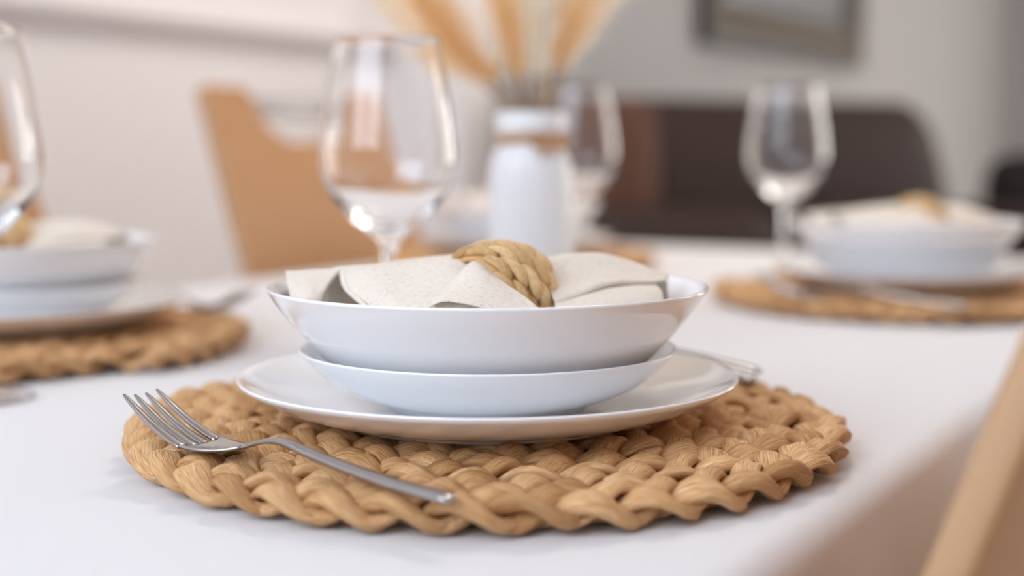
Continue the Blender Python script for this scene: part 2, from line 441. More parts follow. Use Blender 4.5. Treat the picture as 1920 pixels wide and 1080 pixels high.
P_bowl = smooth_profile([(0.0, 0.2), (4.5, 0.2), (4.75, 0.0), (5.2, 0.0), (5.5, 0.28), (7.1, 0.95), (8.35, 1.95), (9.3, 2.95), (10.15, 3.95), (10.85, 4.85), (11.4, 5.62), (11.72, 6.15), (11.83, 6.36), (11.74, 6.46), (11.5, 6.3), (10.95, 5.5), (9.7, 3.95), (8.8, 2.9), (7.7, 1.9), (6.4, 1.05), (4, 0.66), (0.0, 0.6)], 72)
P_bowl = [(r, z * 0.945) for r, z in P_bowl]
plate0 = make_plate('dinner_plate', P_dinner, 1.85, '', 'white dinner plates', 'plate')
soup0 = make_plate('soup_plate', P_soup, 2.36, '', 'white soup plates', 'plate')
bowl0 = make_plate('serving_bowl', P_bowl, 2.80, '', 'white bowls on top of the plate stacks', 'bowl')

def sheet(mb, rows, nu=26, nv=14, wob=0.05, seed=0):
    rnd = random.Random(seed); a, b, c = [rnd.uniform(0, 6) for _ in range(3)]
    grid = [[cr(r, i / (nu - 1)) for i in range(nu)] for r in rows]
    v = []; f = []; uv = []
    for j in range(nv):
        for i in range(nu):
            p = cr([g[i] for g in grid], j / (nv - 1))
            q = wob * (math.sin(p[0] * 1.7 + a) + math.sin(p[1] * 2.1 + b) + 0.6 * math.sin(p[0] * 3.1 + p[1] * 1.3 + c))
            v.append((p[0], p[1], p[2] + q)); uv.append((i / nu * len(rows[0]) * 2, j / nv * len(rows) * 2))
    for j in range(nv - 1):
        for i in range(nu - 1): f.append((j * nu + i, j * nu + i + 1, (j + 1) * nu + i + 1, (j + 1) * nu + i))
    mb.add(v, f, uv)

def make_napkin():
    mb = MB()                                  # cm, origin at the bowl's centre in the plane of its rim
    # back left layer that ends in a fold; its right end curls back into the roll
    sheet(mb, [[(-10.9, 3.2, -.9), (-9.5, 4.2, -.5), (-8.4, 4.4, -.2), (-7.6, 4.4, 0), (-7.2, 4.4, -.1)],
               [(-10.9, .2, .70), (-9.5, .4, .78), (-8.5, .4, .84), (-7.7, .2, .90), (-7.35, .6, .90)],
               [(-10.6, -1.4, .1), (-9.5, -1.6, .25), (-8.7, -1.5, .30), (-8.2, -1.0, .42), (-8.3, .5, .40)],
               [(-10.1, -3.0, -.7), (-9.4, -3.7, -.55), (-9.0, -3.7, -.55), (-8.6, -3.0, -.5), (-8.7, -1.2, -.4)],
               [(-9.3, -4.2, -2.4), (-9.1, -4.6, -2.4), (-8.8, -4.6, -2.4), (-8.6, -3.8, -2.4), (-8.4, -2.0, -2.4)]], seed=1, wob=.02)
    # rear side of the tent
    sheet(mb, [[(-7.7, -.4, .86), (-5.9, -1.05, 1.07), (-4.2, -1.35, 1.29), (-1.4, -1.4, 1.65)],
               [(-8.5, 1.0, .78), (-5.9, 1.2, 1.0), (-4.0, 1.2, 1.25), (-1.2, 1.0, 1.6)],
               [(-9.2, 3.2, -.2), (-5, 4.0, .2), (-3, 4, .6), (-1, 3, 1)],
               [(-9.0, 2.6, -2.6), (-5, 4.6, -2.6), (-3, 4.6, -2.4), (-1, 3.4, -2)]], seed=7, wob=.01)
    # front layer: tent with an open hem at its left end
    hem = [(-7.45, -.9, .93), (-7.50, -1.6, .74), (-7.22, -2.7, .14), (-6.60, -3.8, -.28), (-5.85, -5.0, -.8), (-5.4, -5.7, -2.2)]
    m1 = [(-5.9, -1.1, 1.10), (-5.9, -2.0, 1.0), (-5.7, -3.5, .45), (-5.2, -4.8, -.1), (-4.6, -5.9, -.75), (-4.4, -6.4, -2.2)]
    m2 = [(-4.2, -1.4, 1.32), (-4.2, -2.5, 1.12), (-4.2, -4.0, .40), (-4.1, -5.4, -.2), (-3.8, -6.5, -.8), (-3.6, -6.9, -2.2)]
    m3 = [(-2.6, -1.5, 1.55), (-2.6, -2.6, 1.35), (-2.7, -4.0, .65), (-2.7, -5.2, .05), (-2.6, -6.4, -.6), (-2.5, -6.8, -2.2)]
    m4 = [(-1.3, -1.5, 1.68), (-1.2, -2.5, 1.5), (-1.2, -3.6, 1.0), (-1.2, -4.6, .5), (-1.0, -5.6, -.3), (-1.0, -6.0, -2.0)]
    m5 = [(-.3, -1.5, 1.3), (-.2, -2.3, 1.2), (-.2, -3.0, .9), (0, -3.6, .5), (.2, -4.2, -.3), (.2, -4.6, -2.0)]
    sheet(mb, [list(q) for q in zip(hem, m1, m2, m3, m4, m5)], nu=36, nv=20, seed=2, wob=.02)
    # returned hem inside the open end: second edge of the fold
    hin = [(x - .30, y + .25, z - .06) for x, y, z in hem]; hin2 = [(x + .05, y + .55, z - .16) for x, y, z in hem]; hin3 = [(x + 1.6, y + .70, z - .30) for x, y, z in hem]
    sheet(mb, [list(q) for q in zip(hem, hin, hin2, hin3)], nu=12, nv=16, seed=2, wob=.0)
    # corner flap lying over the front
    sheet(mb, [[(-.95, -3.3, 1.32), (-.8, -3.5, 1.45), (-.62, -3.6, 1.50), (-.42, -3.6, 1.47), (-.25, -3.5, 1.38)],
               [(-1.6, -4.6, .74), (-1.0, -4.9, .98), (-.45, -5.0, 1.06), (0, -4.9, 1.02), (.4, -4.6, .90)],
               [(-2.25, -5.8, .12), (-1.3, -6.1, .46), (-.35, -6.2, .56), (.4, -6.0, .54), (1.1, -5.6, .46)],
               [(-2.7, -6.6, -.30), (-1.8, -7.0, .04), (-.5, -7.2, .10), (.8, -7.0, .02), (1.95, -6.5, -.03)],
               [(-2.98, -7.1, -.60), (-2.1, -7.5, -.10), (-.9, -7.9, -.20), (.9, -8.0, -.60), (2.75, -7.5, -.62)]], nu=30, nv=24, seed=3, wob=.012)
    # layer below the flap
    sheet(mb, [[(-3.2, -5.6, -.1), (-1, -5.9, .0), (1.5, -5.8, -.2)], [(-3.0, -6.4, -.5), (-1, -6.7, -.40), (1.5, -6.6, -.5)],
               [(-2.8, -7.0, -2), (-1, -7.3, -2), (1.5, -7.2, -2)]], seed=4, wob=.02)
    # right fan: back leaf with its folded front edge
    sheet(mb, [[(2.2, 2.4, -1.2), (5.2, 4.6, -1.0), (8.0, 5.2, -1.4), (10.2, 3.6, -1.8)],
               [(2.6, 1.2, 1.20), (5.2, 2.6, 1.42), (7.3, 3.0, 1.14), (9.9, 2.3, .20)],
               [(2.9, -.8, .75), (5.2, .8, .92), (7.4, 1.4, .70), (9.9, 1.5, .16)],
               [(3.2, -2.4, .0), (5.1, -1.1, .30), (7.1, -.1, .40), (9.6, .7, .12)],
               [(3.5, -3.6, -.52), (5.0, -2.5, -.12), (6.9, -1.0, .22), (9.2, .4, .12)],
               [(3.6, -3.4, -.75), (5.1, -2.2, -.38), (7.0, -.6, -.05), (9.1, .7, -.10)]], nu=30, nv=22, seed=5, wob=.02)
    # front leaf of the right fan
    sheet(mb, [[(3.6, -2.4, -.75), (5.2, -1.3, -.45), (7.0, .0, -.15), (9.0, .9, -.2)],
               [(3.5, -3.9, -.66), (5.4, -2.9, -.32), (7.2, -1.6, -.06), (9.0, -.5, -.04)],
               [(3.5, -5.2, -.86), (5.9, -4.6, -.58), (7.9, -3.3, -.38), (9.2, -2.0, -.30)],
               [(3.4, -6.4, -2.0), (6.3, -6.0, -1.9), (8.4, -4.4, -1.6), (9.2, -3.2, -1.5)]], seed=6, wob=.015)
    # rolled core that passes through the ring
    a = Vector((-.70, -.71, 0)); c0 = Vector((.55, -1.9, -.5))
    pts = [c0 + a * t + Vector((0, 0, -abs(t) * .10)) for t in (-4.2, -3, -1.6, 0, 1.4, 2.2)]
    v, f = tube_data(pts, [1.5, 1.9, 2.05, 2.05, 1.9, 1.5], 20); mb.add(v, f)
    o = mb.build('napkin', M['linen']); o.location = PW(MC[0], MC[1], 8.89)
    sm = o.modifiers.new('thickness', 'SOLIDIFY'); sm.thickness = 0.0011; sm.offset = 0
    return tag(o, 'x', 'napkin', 'folded linen napkins')
nap0 = make_napkin()

def make_ring():
    root = empty('napkin_ring', PW(MC[0] + .55, MC[1] - 1.9, 8.89 - .40), math.radians(45), '', 'napkin ring', 'woven napkin rings')
    R, W = 2.72, 3.9                            # axis along local x
    def rad(x): return R - 0.42 * (2 * x / W) ** 2
    n = 48; prof = []; v = []; f = []
    xs = [-W / 2 + W * i / 8 for i in range(9)]
    loop = [(x, rad(x) - .16) for x in xs] + [(x, rad(x) - .45) for x in xs[::-1]]
    for j in range(n):
        a = 2 * PI * j / n
        for x, r in loop: v.append((x, r * math.cos(a), r * math.sin(a)))
    k = len(loop)
    for j in range(n):
        for i in range(k): f.append((j * k + i, j * k + (i + 1) % k, ((j + 1) % n) * k + (i + 1) % k, ((j + 1) % n) * k + i))
    mesh_obj('ring_core', v, f, M['ringweave'], root, True, [(0, 0)] * len(v))
    rnd = random.Random(9); rows = 5; per = 11
    for q in range(rows):
        x0 = -W / 2 + W * (q + .5) / rows
        for j in range(per):
            a0 = 2 * PI * (j + 0.5 * (q % 2) + 0.13 * rnd.uniform(-1, 1)) / per; la = 2 * PI / per * 0.70
            sl = 0.30 * (1 if q % 2 == 0 else 1); hw = W / rows * 0.55 * rnd.uniform(.9, 1.1); v = []; f = []; uv = []; nu, nv = 9, 8
            lift = rnd.uniform(0.0, .08)
            for i in range(nu):
                t = i / (nu - 1) * 2 - 1; a = a0 + la * t; x = min(max(x0 + sl * t, -W / 2 + .1), W / 2 - .1)
                e = max(1 - t * t, 0.02) ** .5
                for m in range(nv):
                    b = 2 * PI * m / nv; r = rad(x) + lift - 0.14 * t * t + (.24 * e + .02) * math.sin(b); xx = x + hw * e * math.cos(b)
                    v.append((xx, r * math.cos(a), r * math.sin(a))); uv.append((t * 1.6, m / nv * 2.6))
            for i in range(nu - 1):
                for m in range(nv):
                    m2 = (m + 1) % nv; f.append((i * nv + m, i * nv + m2, (i + 1) * nv + m2, (i + 1) * nv + m))
            f.append(tuple(range(nv))[::-1]); f.append(tuple((nu - 1) * nv + m for m in range(nv)))
            mesh_obj('weave_leaf', v, f, M['ringweave'], root, True, uv)
    return root
ring0 = make_ring()

# ---- cutlery: x runs along the piece from the handle's end, z from a centre line
def strip(mb, xs, zf, yf, wf, tf):
    v = []; f = []; n = len(xs); sec = [(-1, -.45), (-.8, -1), (.8, -1), (1, -.45), (1, .45), (.8, 1), (-.8, 1), (-1, .45)]
    for x in xs:
        z, y, wd, t = zf(x), yf(x), wf(x), tf(x)
        dz = (zf(x + .02) - zf(x - .02)) / .04; l = math.hypot(1, dz); nx, nz = -dz / l, 1 / l
        for (a, b) in sec: v.append((x + nx * b * t, y + a * wd, z + nz * b * t))
    for i in range(n - 1):
        for j in range(8):
            k = (j + 1) % 8; f.append((i * 8 + j, (i + 1) * 8 + j, (i + 1) * 8 + k, i * 8 + k))
    f.append(tuple(range(8))); f.append(tuple((n - 1) * 8 + j for j in range(8))[::-1])
    mb.add(v, f)
def interp(P):
    def g(x):
        if x <= P[0][0]: return P[0][1]
        for i in range(len(P) - 1):
            (a, b), (c, d) = P[i], P[i + 1]
            if x <= c:
                t = (x - a) / (c - a); p0 = P[i - 1] if i else P[i]; p3 = P[i + 2] if i + 2 < len(P) else P[i + 1]
                m1 = (d - p0[1]) / (c - p0[0]); m2 = (p3[1] - b) / (p3[0] - a); h = c - a
                return (2*t**3-3*t*t+1)*b + (t**3-2*t*t+t)*h*m1 + (-2*t**3+3*t*t)*d + (t**3-t*t)*h*m2
        return P[-1][1]
    return g
def rng(a, b, n): return [a + (b - a) * i / (n - 1) for i in range(n)]
def place_along(o, p0, p1, z): 
    o.location = PW(p0[0], p0[1], z); o.rotation_euler = (0, 0, math.atan2(p1[1] - p0[1], p1[0] - p0[0]))

def make_fork():
    root = empty('fork', (0, 0, 0), 0, '', 'fork', 'steel forks')
    zf = interp([(0, .16), (4, .32), (9, .86), (11.2, 1.20), (12.6, 1.02), (14.6, .40), (16.3, .17), (17.6, .21), (19.0, .56), (20.6, 1.18), (22.6, 2.2)])
    mb = MB()
    wh = interp([(0, .30), (.15, .42), (.5, .49), (4, .45), (9, .33), (12, .24), (13.4, .28), (14.1, .45)])
    strip(mb, rng(0, .5, 5) + rng(.7, 14.1, 40), zf, lambda x: 0, wh, interp([(0, .10), (.4, .15), (9, .16), (14, .10)]))
    mb.build('handle', M['steel'], root)
    mb = MB(); wf = interp([(13.9, .42), (14.5, .74), (15.4, 1.04), (16.4, 1.30), (17.6, 1.40)])
    v = []; xs = rng(13.9, 17.6, 18); m = 15; f = []
    for side in (1, -1):
        for x in xs:
            for j in range(m):
                y = (2 * j / (m - 1) - 1) * wf(x); v.append((x, y, zf(x) + .085 * side + .16 * (y / 1.3) ** 2))
    K = len(xs) * m
    for i in range(len(xs) - 1):
        for j in range(m - 1):
            a = i * m + j; f.append((a, a + m, a + m + 1, a + 1)); f.append((K + a, K + a + 1, K + a + m + 1, K + a + m))
        for j in (0, m - 1):
            a, b = i * m + j, (i + 1) * m + j; q = (a, K + a, K + b, b); f.append(q if j == 0 else q[::-1])
    for i in (0, len(xs) - 1):
        for j in range(m - 1):
            a = i * m + j; q = (a, a + 1, K + a + 1, K + a); f.append(q if i == 0 else q[::-1])
    mb.add(v, f); mb.build('head', M['steel'], root)
    for y0 in (-1.12, -.375, .375, 1.12):
        mb = MB()
        strip(mb, rng(17.5, 22.3, 20) + [22.45, 22.6], lambda x: zf(x) + .16 * (y0 / 1.3) ** 2,
              lambda x: y0 * (1 - .016 * max(x - 17.5, 0)), interp([(17.5, .305), (19, .27), (20.5, .22), (22.3, .13), (22.6, .06)]), interp([(17.5, .085), (21, .11), (22.6, .05)]))
        mb.build('tine', M['steel'], root)
    return root
fork0 = make_fork(); place_along(fork0, (-2.4, 56.4), (-18.45, 69.9), 1.90); fork0.scale = (0.93, 0.95, 0.96)

def make_knife():
    root = empty('knife', (0, 0, 0), 0, 'steel table knife handle end right behind the front dinner plate', 'knife')
    mb = MB(); z = lambda x: .22
    strip(mb, rng(0, .5, 5) + rng(.8, 10.5, 16), z, lambda x: 0, interp([(0, .3), (.5, .50), (10.5, .38)]), interp([(0, .12), (.5, .2), (10.5, .16)]))
    mb.build('handle', M['steel'], root)
    mb = MB(); strip(mb, rng(10.5, 21.5, 24) + [22, 22.3], z, interp([(10.5, 0), (20, 0), (22.3, .35)]), interp([(10.5, .38), (12, .75), (19, .85), (21.5, .5), (22.3, .1)]), interp([(10.5, .14), (12, .07), (22.3, .04)]))
    mb.build('blade', M['steel'], root)
    return root
kn = make_knife(); place_along(kn, (14.95, 86.0), (-3.0, 98.8), 1.86)

def make_spoon():
    root = empty('spoon', (0, 0, 0), 0, 'steel spoon handle end beyond the knife at the front placemat edge', 'spoon')
    zf = interp([(0, .35), (4, .9), (9, 1.2), (12, .9), (14, .45), (17, .1), (20, .35)])
    mb = MB(); strip(mb, rng(0, .5, 5) + rng(.8, 14.2, 30), zf, lambda x: 0, interp([(0, .3), (.5, .52), (5, .42), (12, .25), (14.2, .45)]), lambda x: .13)
    mb.build('handle', M['steel'], root)
    v = []; f = []; nu, nv = 14, 13; xs = rng(14.0, 20.4, nu)
    for sgn in (1, -1):
        for x in xs:
            u = (x - 17.2) / 3.25; hw = 2.05 * max(1 - u * u, .02) ** .5
            for j in range(nv):
                y = 2 * j / (nv - 1) - 1; d = .75 * (1 - y * y) * max(1 - u * u, 0); v.append((x, y * hw, .95 - d + .06 * sgn))
    K = nu * nv
    for i in range(nu - 1):
        for j in range(nv - 1):
            a = i * nv + j; f.append((a, a + nv, a + nv + 1, a + 1)); f.append((K + a, K + a + 1, K + a + nv + 1, K + a + nv))
    mesh_obj('spoon_bowl', v, f, M['steel'], root)
    return root
sp = make_spoon(); place_along(sp, (15.6, 88.4), (-1.5, 101.6), 1.90)

# ---- wine glass (one continuous piece of glass)
def make_glass():
    out = [(0.0, 0.0), (2.0, 0.0), (3.6, 0.02), (3.8, .12), (3.72, .24), (2.6, .42), (1.2, .75), (.62, 1.5), (.45, 3.0), (.40, 6.0), (.42, 8.2), (.62, 9.2), (1.1, 9.9), (2.35, 10.8), (3.65, 12.2), (4.5, 13.6), (4.85, 15.2), (4.75, 17.2), (4.4, 19.7), (3.95, 22.2), (3.66, 23.75)]
    inn = [(3.60, 23.84), (3.54, 23.75), (3.83, 22.2), (4.28, 19.7), (4.63, 17.2), (4.73, 15.2), (4.37, 13.7), (3.5, 12.45), (2.1, 11.3), (.9, 10.75), (0.0, 10.6)]
    v, f = lathe_data(smooth_profile(out, 64) + smooth_profile(inn, 40), 64)
    o = mesh_obj('wine_glass', v, f, M['glass'])
    return tag(o, 'x', 'wine glass', 'empty wine glasses')
glass0 = make_glass(); glass0.location = PW(-8.75, 101.0, 0.05)

# ---- lay the table: front (as built), left, right and far place
index_children()
mat0['label'] = 'round braided placemat in sharp focus under the nearest plate stack'
plate0['label'] = 'wide white dinner plate at the bottom of the nearest, focused stack'
soup0['label'] = 'white soup plate between dinner plate and bowl of the nearest stack'
bowl0['label'] = 'white bowl holding the focused linen napkin, top of the nearest stack'
nap0['label'] = 'flecked beige linen napkin in focus in the nearest bowl'
ring0['label'] = 'woven straw napkin ring in focus around the nearest napkin'
fork0['label'] = 'steel fork in focus resting on the front left of the nearest placemat'
glass0['label'] = 'large empty wine glass between the nearest bowl and the tan chair'
P0 = Vector((MC[0] * S, MC[1] * S, 0))
def setting(cx, cy, rz, where, items):
    R = Matrix.Rotation(rz, 4, 'Z'); T = Matrix.Translation(Vector((cx * S, cy * S, 0)))
    for src, lab, dx, dy, *dz in items:
        c = copy_tree(src, lab)
        p = T @ (R @ (Vector(src.location) - P0)); c.location = p + Vector((dx * S, dy * S, (dz[0] if dz else 0) * S))
        c.rotation_euler = (0, 0, src.rotation_euler.z + rz)
        if 'napkin' in src['category'] and abs(rz) > 1:          # napkins are all turned the same way
            c.location = Vector(src.location) - P0 + Vector(((cx + dx) * S, (cy + dy) * S, 0)); c.rotation_euler = src.rotation_euler
setting(-40.9, 115.3, PI, 'left', [
    (mat0, 'blurred braided placemat cut off by the left edge of the photo', 0, 0),
    (plate0, 'white dinner plate under the stack at the left edge of the photo', 0.6, 0),
    (soup0, 'white soup plate in the middle of the stack at the left edge', 0.6, 0),
    (bowl0, 'white bowl on top of the stack at the left edge', 0.0, 0),
    (nap0, 'blurred beige napkin in the bowl at the left edge', -.9, 0),
    (ring0, 'blurred woven napkin ring in the bowl at the left edge', -.9, 0),
    (fork0, 'blurred fork whose dark tines stick up over the left placemat', 1.0, 0.5),
    (glass0, 'wine glass half cut off by the left edge of the photo', -1.4, 0.0)])
setting(40.9, 147.6, math.radians(4), 'right', [
    (mat0, 'blurred braided placemat at the right under the farther stack', 0, 0),
    (plate0, 'white dinner plate under the stack on the right', 0, 0),
    (soup0, 'white soup plate in the middle of the stack on the right', 0, 0),
    (bowl0, 'white bowl on top of the stack on the right, before the armchair', 0, 0),
    (nap0, 'blurred beige napkin in the bowl on the right', 0, 0),
    (ring0, 'blurred woven napkin ring in the bowl on the right', 0, 0),
    (fork0, 'blurred fork lying on the placemat on the right', 0, 0),
    (glass0, 'wine glass on the right standing in front of the dark sofa', 1.6, 2.0)])
setting(0.6, 199.8, PI, 'far', [
    (mat0, 'most distant placemat, behind the vase and mostly hidden', 0, 0),
    (plate0, 'dinner plate of the most distant stack, behind the vase', 0, 0),
    (soup0, 'soup plate of the most distant stack, behind the vase', 0, 0),
    (bowl0, 'bowl of the most distant stack, behind the white vase', 0, 0),
    (nap0, 'napkin in the most distant bowl, behind the white vase', 0, 0),
    (ring0, 'woven ring on the most distant napkin, behind the white vase', 0, 0),
    (glass0, 'wine glass half hidden behind the right side of the white vase', 0, 0)])

# ------------------------------------------------------------------ vase with dried grasses
VX, VY = 1.7, 128.0
def make_vase():
    root = empty('bottle_vase', PW(VX, VY, 0), 0, 'white ribbed ceramic bottle vase with twine round its neck, middle of the table', 'vase')
    prof = smooth_profile([(0, .1), (2.8, 0.0), (3.4, .15), (3.62, .9), (3.66, 5), (3.66, 11), (3.62, 14.2), (3.35, 15.6), (3.0, 16.5), (2.92, 17.2), (3.0, 17.7), (3.12, 17.9), (3.14, 19.2), (3.02, 19.45), (2.8, 19.4), (2.65, 19.0), (2.6, 17.2), (3.1, 14.5), (3.3, 10), (3.2, 2), (2.4, .8), (0, .7)], 90)
    def rib(r, z, a): return r if (z < .5 or z > 15.4 or r < 3.35) else r * (1 + .022 * math.cos(18 * a))
    v, f = lathe_data(prof, 108, mod=rib); mesh_obj('body', v, f, M['vase'], root)
    mb = MB()
    for z in (16.75, 17.05, 17.35):
        pts = [(3.06 * math.cos(a), 3.06 * math.sin(a), z + .06 * math.sin(3 * a)) for a in rng(0, 2 * PI, 49)]
        v, f = tube_data(pts, .17, 8); mb.add(v, f)
    mb.build('twine', M['twine'], root)
    mb = MB(); c = Vector((1.6, -2.85, 17.0))
    for sg in (1, -1):
        pts = [c + Vector((sg * 1.5 * math.sin(t) * (1 if t < PI else 1), -.25 - .2 * math.sin(t), .55 * math.sin(2 * t) * .9 - .15 * math.sin(t))) for t in rng(0, PI, 18)]
        v, f = tube_data(pts, .24, 8); mb.add(v, f)
        pts = [c + Vector((sg * .25 * t + (-.35 if sg < 0 else 0) * t * .4, -.3 - .05 * t, -.75 * t - .05 * t * t)) for t in rng(0, 3.1 if sg < 0 else 1.6, 12)]
        v, f = tube_data(pts, .21, 8); mb.add(v, f)
    v, f = lathe_data([(0, -.3), (.3, -.2), (.36, 0), (.3, .2), (0, .3)], 12); mb.add([(c.x + p[0], c.y - .3 + p[1], c.z + p[2]) for p in v], f)
    mb.build('bow', M['twine'], root)
make_vase()

def grass(bx, by, tip, z_pl, m, rad, nbl, seed, label, bow=(.35, .5)):
    rnd = random.Random(seed)
    root = empty('dried_grass_stalk', PW(VX, VY, 0), 0, label, 'dried grass', 'dried grasses in the vase')
    P = [(bx * .3, by * .3, 3.0), (bx, by, 19.0), (bx + (tip[0] - bx) * bow[0], by + (tip[1] - by) * bow[0], 19 + (tip[2] - 19) * bow[1]), tip]
    pts = [cr(P, t) for t in rng(0, 1, 26)]
    v, f = tube_data(pts, [.20 - .14 * i / 25 for i in range(26)], 7); mesh_obj('stem', v, f, M['stem'], root)
    mb = MB(); up = [p for p in rng(0, 1, 200) if cr(P, p)[2] > z_pl]; t0 = up[0]
    for i in range(nbl):
        u = rnd.random(); t = t0 + (1 - t0) * u; p = Vector(cr(P, t)); q = Vector(cr(P, min(t + .02, 1.0))); d = (q - p)
        d = d.normalized() if d.length > 1e-6 else Vector((0, 0, 1))
        a = rnd.uniform(0, 2 * PI); o = Vector((math.cos(a), math.sin(a), 0)); prof = (math.sin(PI * min(u * .86 + .12, 1))) ** .7
        ln = rad * 1.65 * prof * (.18 + .82 * rnd.random() ** .9); dirn = (o * rnd.uniform(.6, 1.0) + d * rnd.uniform(.5, 1.3)).normalized()
        sd = dirn.cross(Vector((rnd.uniform(-1, 1), rnd.uniform(-1, 1), rnd.uniform(-1, 1)))).normalized() * rnd.uniform(.028, .05)
        m1 = p + dirn * ln * .55 + Vector((0, 0, .1 * ln)); e = p + dirn * ln + Vector((0, 0, -.12 * ln))
        mb.add([p - sd * .5, p + sd * .5, m1 + sd, m1 - sd, e], [(0, 1, 2, 3), (3, 2, 4)])
    tag(mb.build('plume', m, root, False), kind='stuff')
grass(-1.3, -.6, (-11.0, -2.5, 32), 21.8, M['plume_orange'], 4.2, 2200, 1, 'deep orange plume leaning left out of the white vase', (.52, .42))
grass(-.9, .6, (-4.8, .5, 39), 22.0, M['plume_orange'], 3.2, 1200, 2, 'upright orange plume left of the pale plumes in the vase')
grass(.1, .2, (.2, 1.0, 42), 22.4, M['plume_cream'], 2.9, 1300, 3, 'cream plume standing upright in the centre of the vase')
grass(.8, -.9, (2.6, -1.5, 41), 22.0, M['plume_cream'], 2.5, 1200, 4, 'cream plume just right of the centre of the vase')
grass(1.3, .2, (9.4, .5, 37), 22.8, M['plume_orange'], 3.0, 1000, 5, 'orange plume leaning right out of the white vase')
grass(-1.6, .5, (-15.0, 2.5, 32), 21.4, M['plume_peach'], 4.0, 1100, 6, 'peach plume spreading farthest left above the wine glass', (.55, .42))
grass(1.7, .8, (13.5, 3.0, 37), 22.5, M['plume_peach'], 3.6, 1000, 7, 'peach plume spreading farthest right above the vase')
grass(.9, 1.3, (5.4, 4.0, 41), 22.4, M['plume_peach'], 3.6, 1200, 8, 'peach plume behind the cream plumes in the vase')
grass(-.6, 1.3, (-6.4, 5.0, 40), 21.6, M['plume_peach'], 3.8, 1200, 9, 'peach plume behind the orange plumes in the vase')

# ------------------------------------------------------------------ chairs
def make_chair():
    root = empty('dining_chair', (0, 0, 0), 0, '', 'chair', 'tan dining chairs')
    # local: sitter faces -y, back at +y; floor at z = 0
    lean = math.tan(math.radians(19))
    def by(z): return 18.5 + max(z - 46, 0) * lean
    nx = 61; nz = 20; v = []; f = []
    ztop = 99.5
    def notch(x):
        u = abs(x - 0.5) / 9.3
        return 7.6 * (max(1 - u ** 2.6, 0)) ** .55 if u < 1 else 0
    for i in range(nx):
        x0 = -1 + 2 * i / (nx - 1)
        for j in range(nz):
            t = j / (nz - 1); hw = 21.8 - 2.0 * t
            x = x0 * hw; zt = ztop - notch(x) - 1.2 * max(abs(x0) - .94, 0) * 16
            z = 43 + (zt - 43) * t; v.append((x, by(z) - 1.8 * (x0 * x0) + 1.0, z))
    for i in range(nx - 1):
        for j in range(nz - 1): a = i * nz + j; f.append((a, a + nz, a + nz + 1, a + 1))
    b = mesh_obj('backrest', v, f, [M['tan'], M['tan_edge']], root)
    sm = b.modifiers.new('thickness', 'SOLIDIFY'); sm.thickness = .017; sm.offset = 0; sm.material_offset_rim = 1
    bv = b.modifiers.new('bevel', 'BEVEL'); bv.width = .004; bv.segments = 2; bv.limit_method = 'ANGLE'; bv.angle_limit = 1.0
    zb = 97.0; mb = MB()
    pts = [(x, by(zb) + 1.0 + .9 * (1 - (x / 9.8) ** 2), zb) for x in rng(-9.6, 10.4, 17)]
    for dz in (-.55, .55):
        vv, ff = tube_data([(p[0], p[1], p[2] + dz) for p in pts], .75, 10); mb.add(vv, ff)
    mb.build('handle', M['chrome'], root)
    rbox('seat', -22, 22, -22, 21, 42, 47.5, M['tan'], root, 2.0, 4)
    for sx in (-1, 1):
        for sy in (-1, 1):
            vv, ff = tube_data([(sx * 18.5, sy * 17.5, 42.5), (sx * 19.5, sy * 19.5, 20), (sx * 20.5, sy * 21.5, 0)], [1.5, 1.3, 1.1], 12)
            mesh_obj('leg', vv, ff, M['chrome'], root)
    mb = MB()
    for sx in (-1, 1):
        vv, ff = tube_data([(sx * 18.5, -17.5, 41), (sx * 18.5, 17.5, 41)], 1.2, 8); mb.add(vv, ff)
    mb.build('seat_frame', M['chrome'], root)
    return root
ch0 = make_chair(); index_children()
def place_chair(o, e, nback, side):            # side -1: far long side, +1: near long side; nback = where the back meets table height
    off = 18.5 + 29 * math.tan(math.radians(19)) + 1.0 - .5
    n = nback - side * off
    o.location = en(n, e, -75); o.rotation_euler = (0, 0, TA + (PI / 2 if side < 0 else -PI / 2))
place_chair(ch0, 161.5, -122.5, -1); ch0['label'] = 'tan dining chair with a chrome handle, behind the nearest wine glass'
c2 = copy_tree(ch0, 'tan dining chair glimpsed at the left edge behind the cut off glass'); place_chair(c2, 90.5, -123.0, -1)
c3 = copy_tree(ch0, 'blurred tan chair back leaning at the lower right corner of the photo'); place_chair(c3, 69.0, -10.2, 1)

# ------------------------------------------------------------------ sofa, armchair and framed mirror
def soft_box(name, x0, x1, y0, y1, z0, z1, m, parent, r, puff=0.0):
    nx, ny, nz = 10, 6, 8; bm = bmesh.new(); bmesh.ops.create_cube(bm, size=1.0)
    bmesh.ops.subdivide_edges(bm, edges=bm.edges[:], cuts=7, use_grid_fill=True)
    hx, hy, hz = (x1 - x0) / 2, (y1 - y0) / 2, (z1 - z0) / 2; c = Vector(((x0 + x1) / 2, (y0 + y1) / 2, (z0 + z1) / 2))
    v = []
    for vt in bm.verts:
        p = Vector((vt.co.x * 2 * hx, vt.co.y * 2 * hy, vt.co.z * 2 * hz))
        q = Vector((max(-hx + r, min(hx - r, p.x)), max(-hy + r, min(hy - r, p.y)), max(-hz + r, min(hz - r, p.z))))
        d = p - q
        if d.length > 1e-6: p = q + d.normalized() * r
        u = vt.co * 2; bul = puff * (1 - u.x ** 2 * .8) * (1 - u.z ** 2 * .8) * (1 if abs(u.y) > .5 else 0)
        p.y += math.copysign(bul, u.y) if abs(u.y) > .1 else 0
        v.append(c + p)
    bm.verts.index_update(); f = [tuple(vv.index for vv in fc.verts) for fc in bm.faces]; bm.free()
    o = mesh_obj(name, v, f, m, parent)
    ss = o.modifiers.new('smooth', 'SUBSURF'); ss.levels = 1; ss.render_levels = 2
    return o
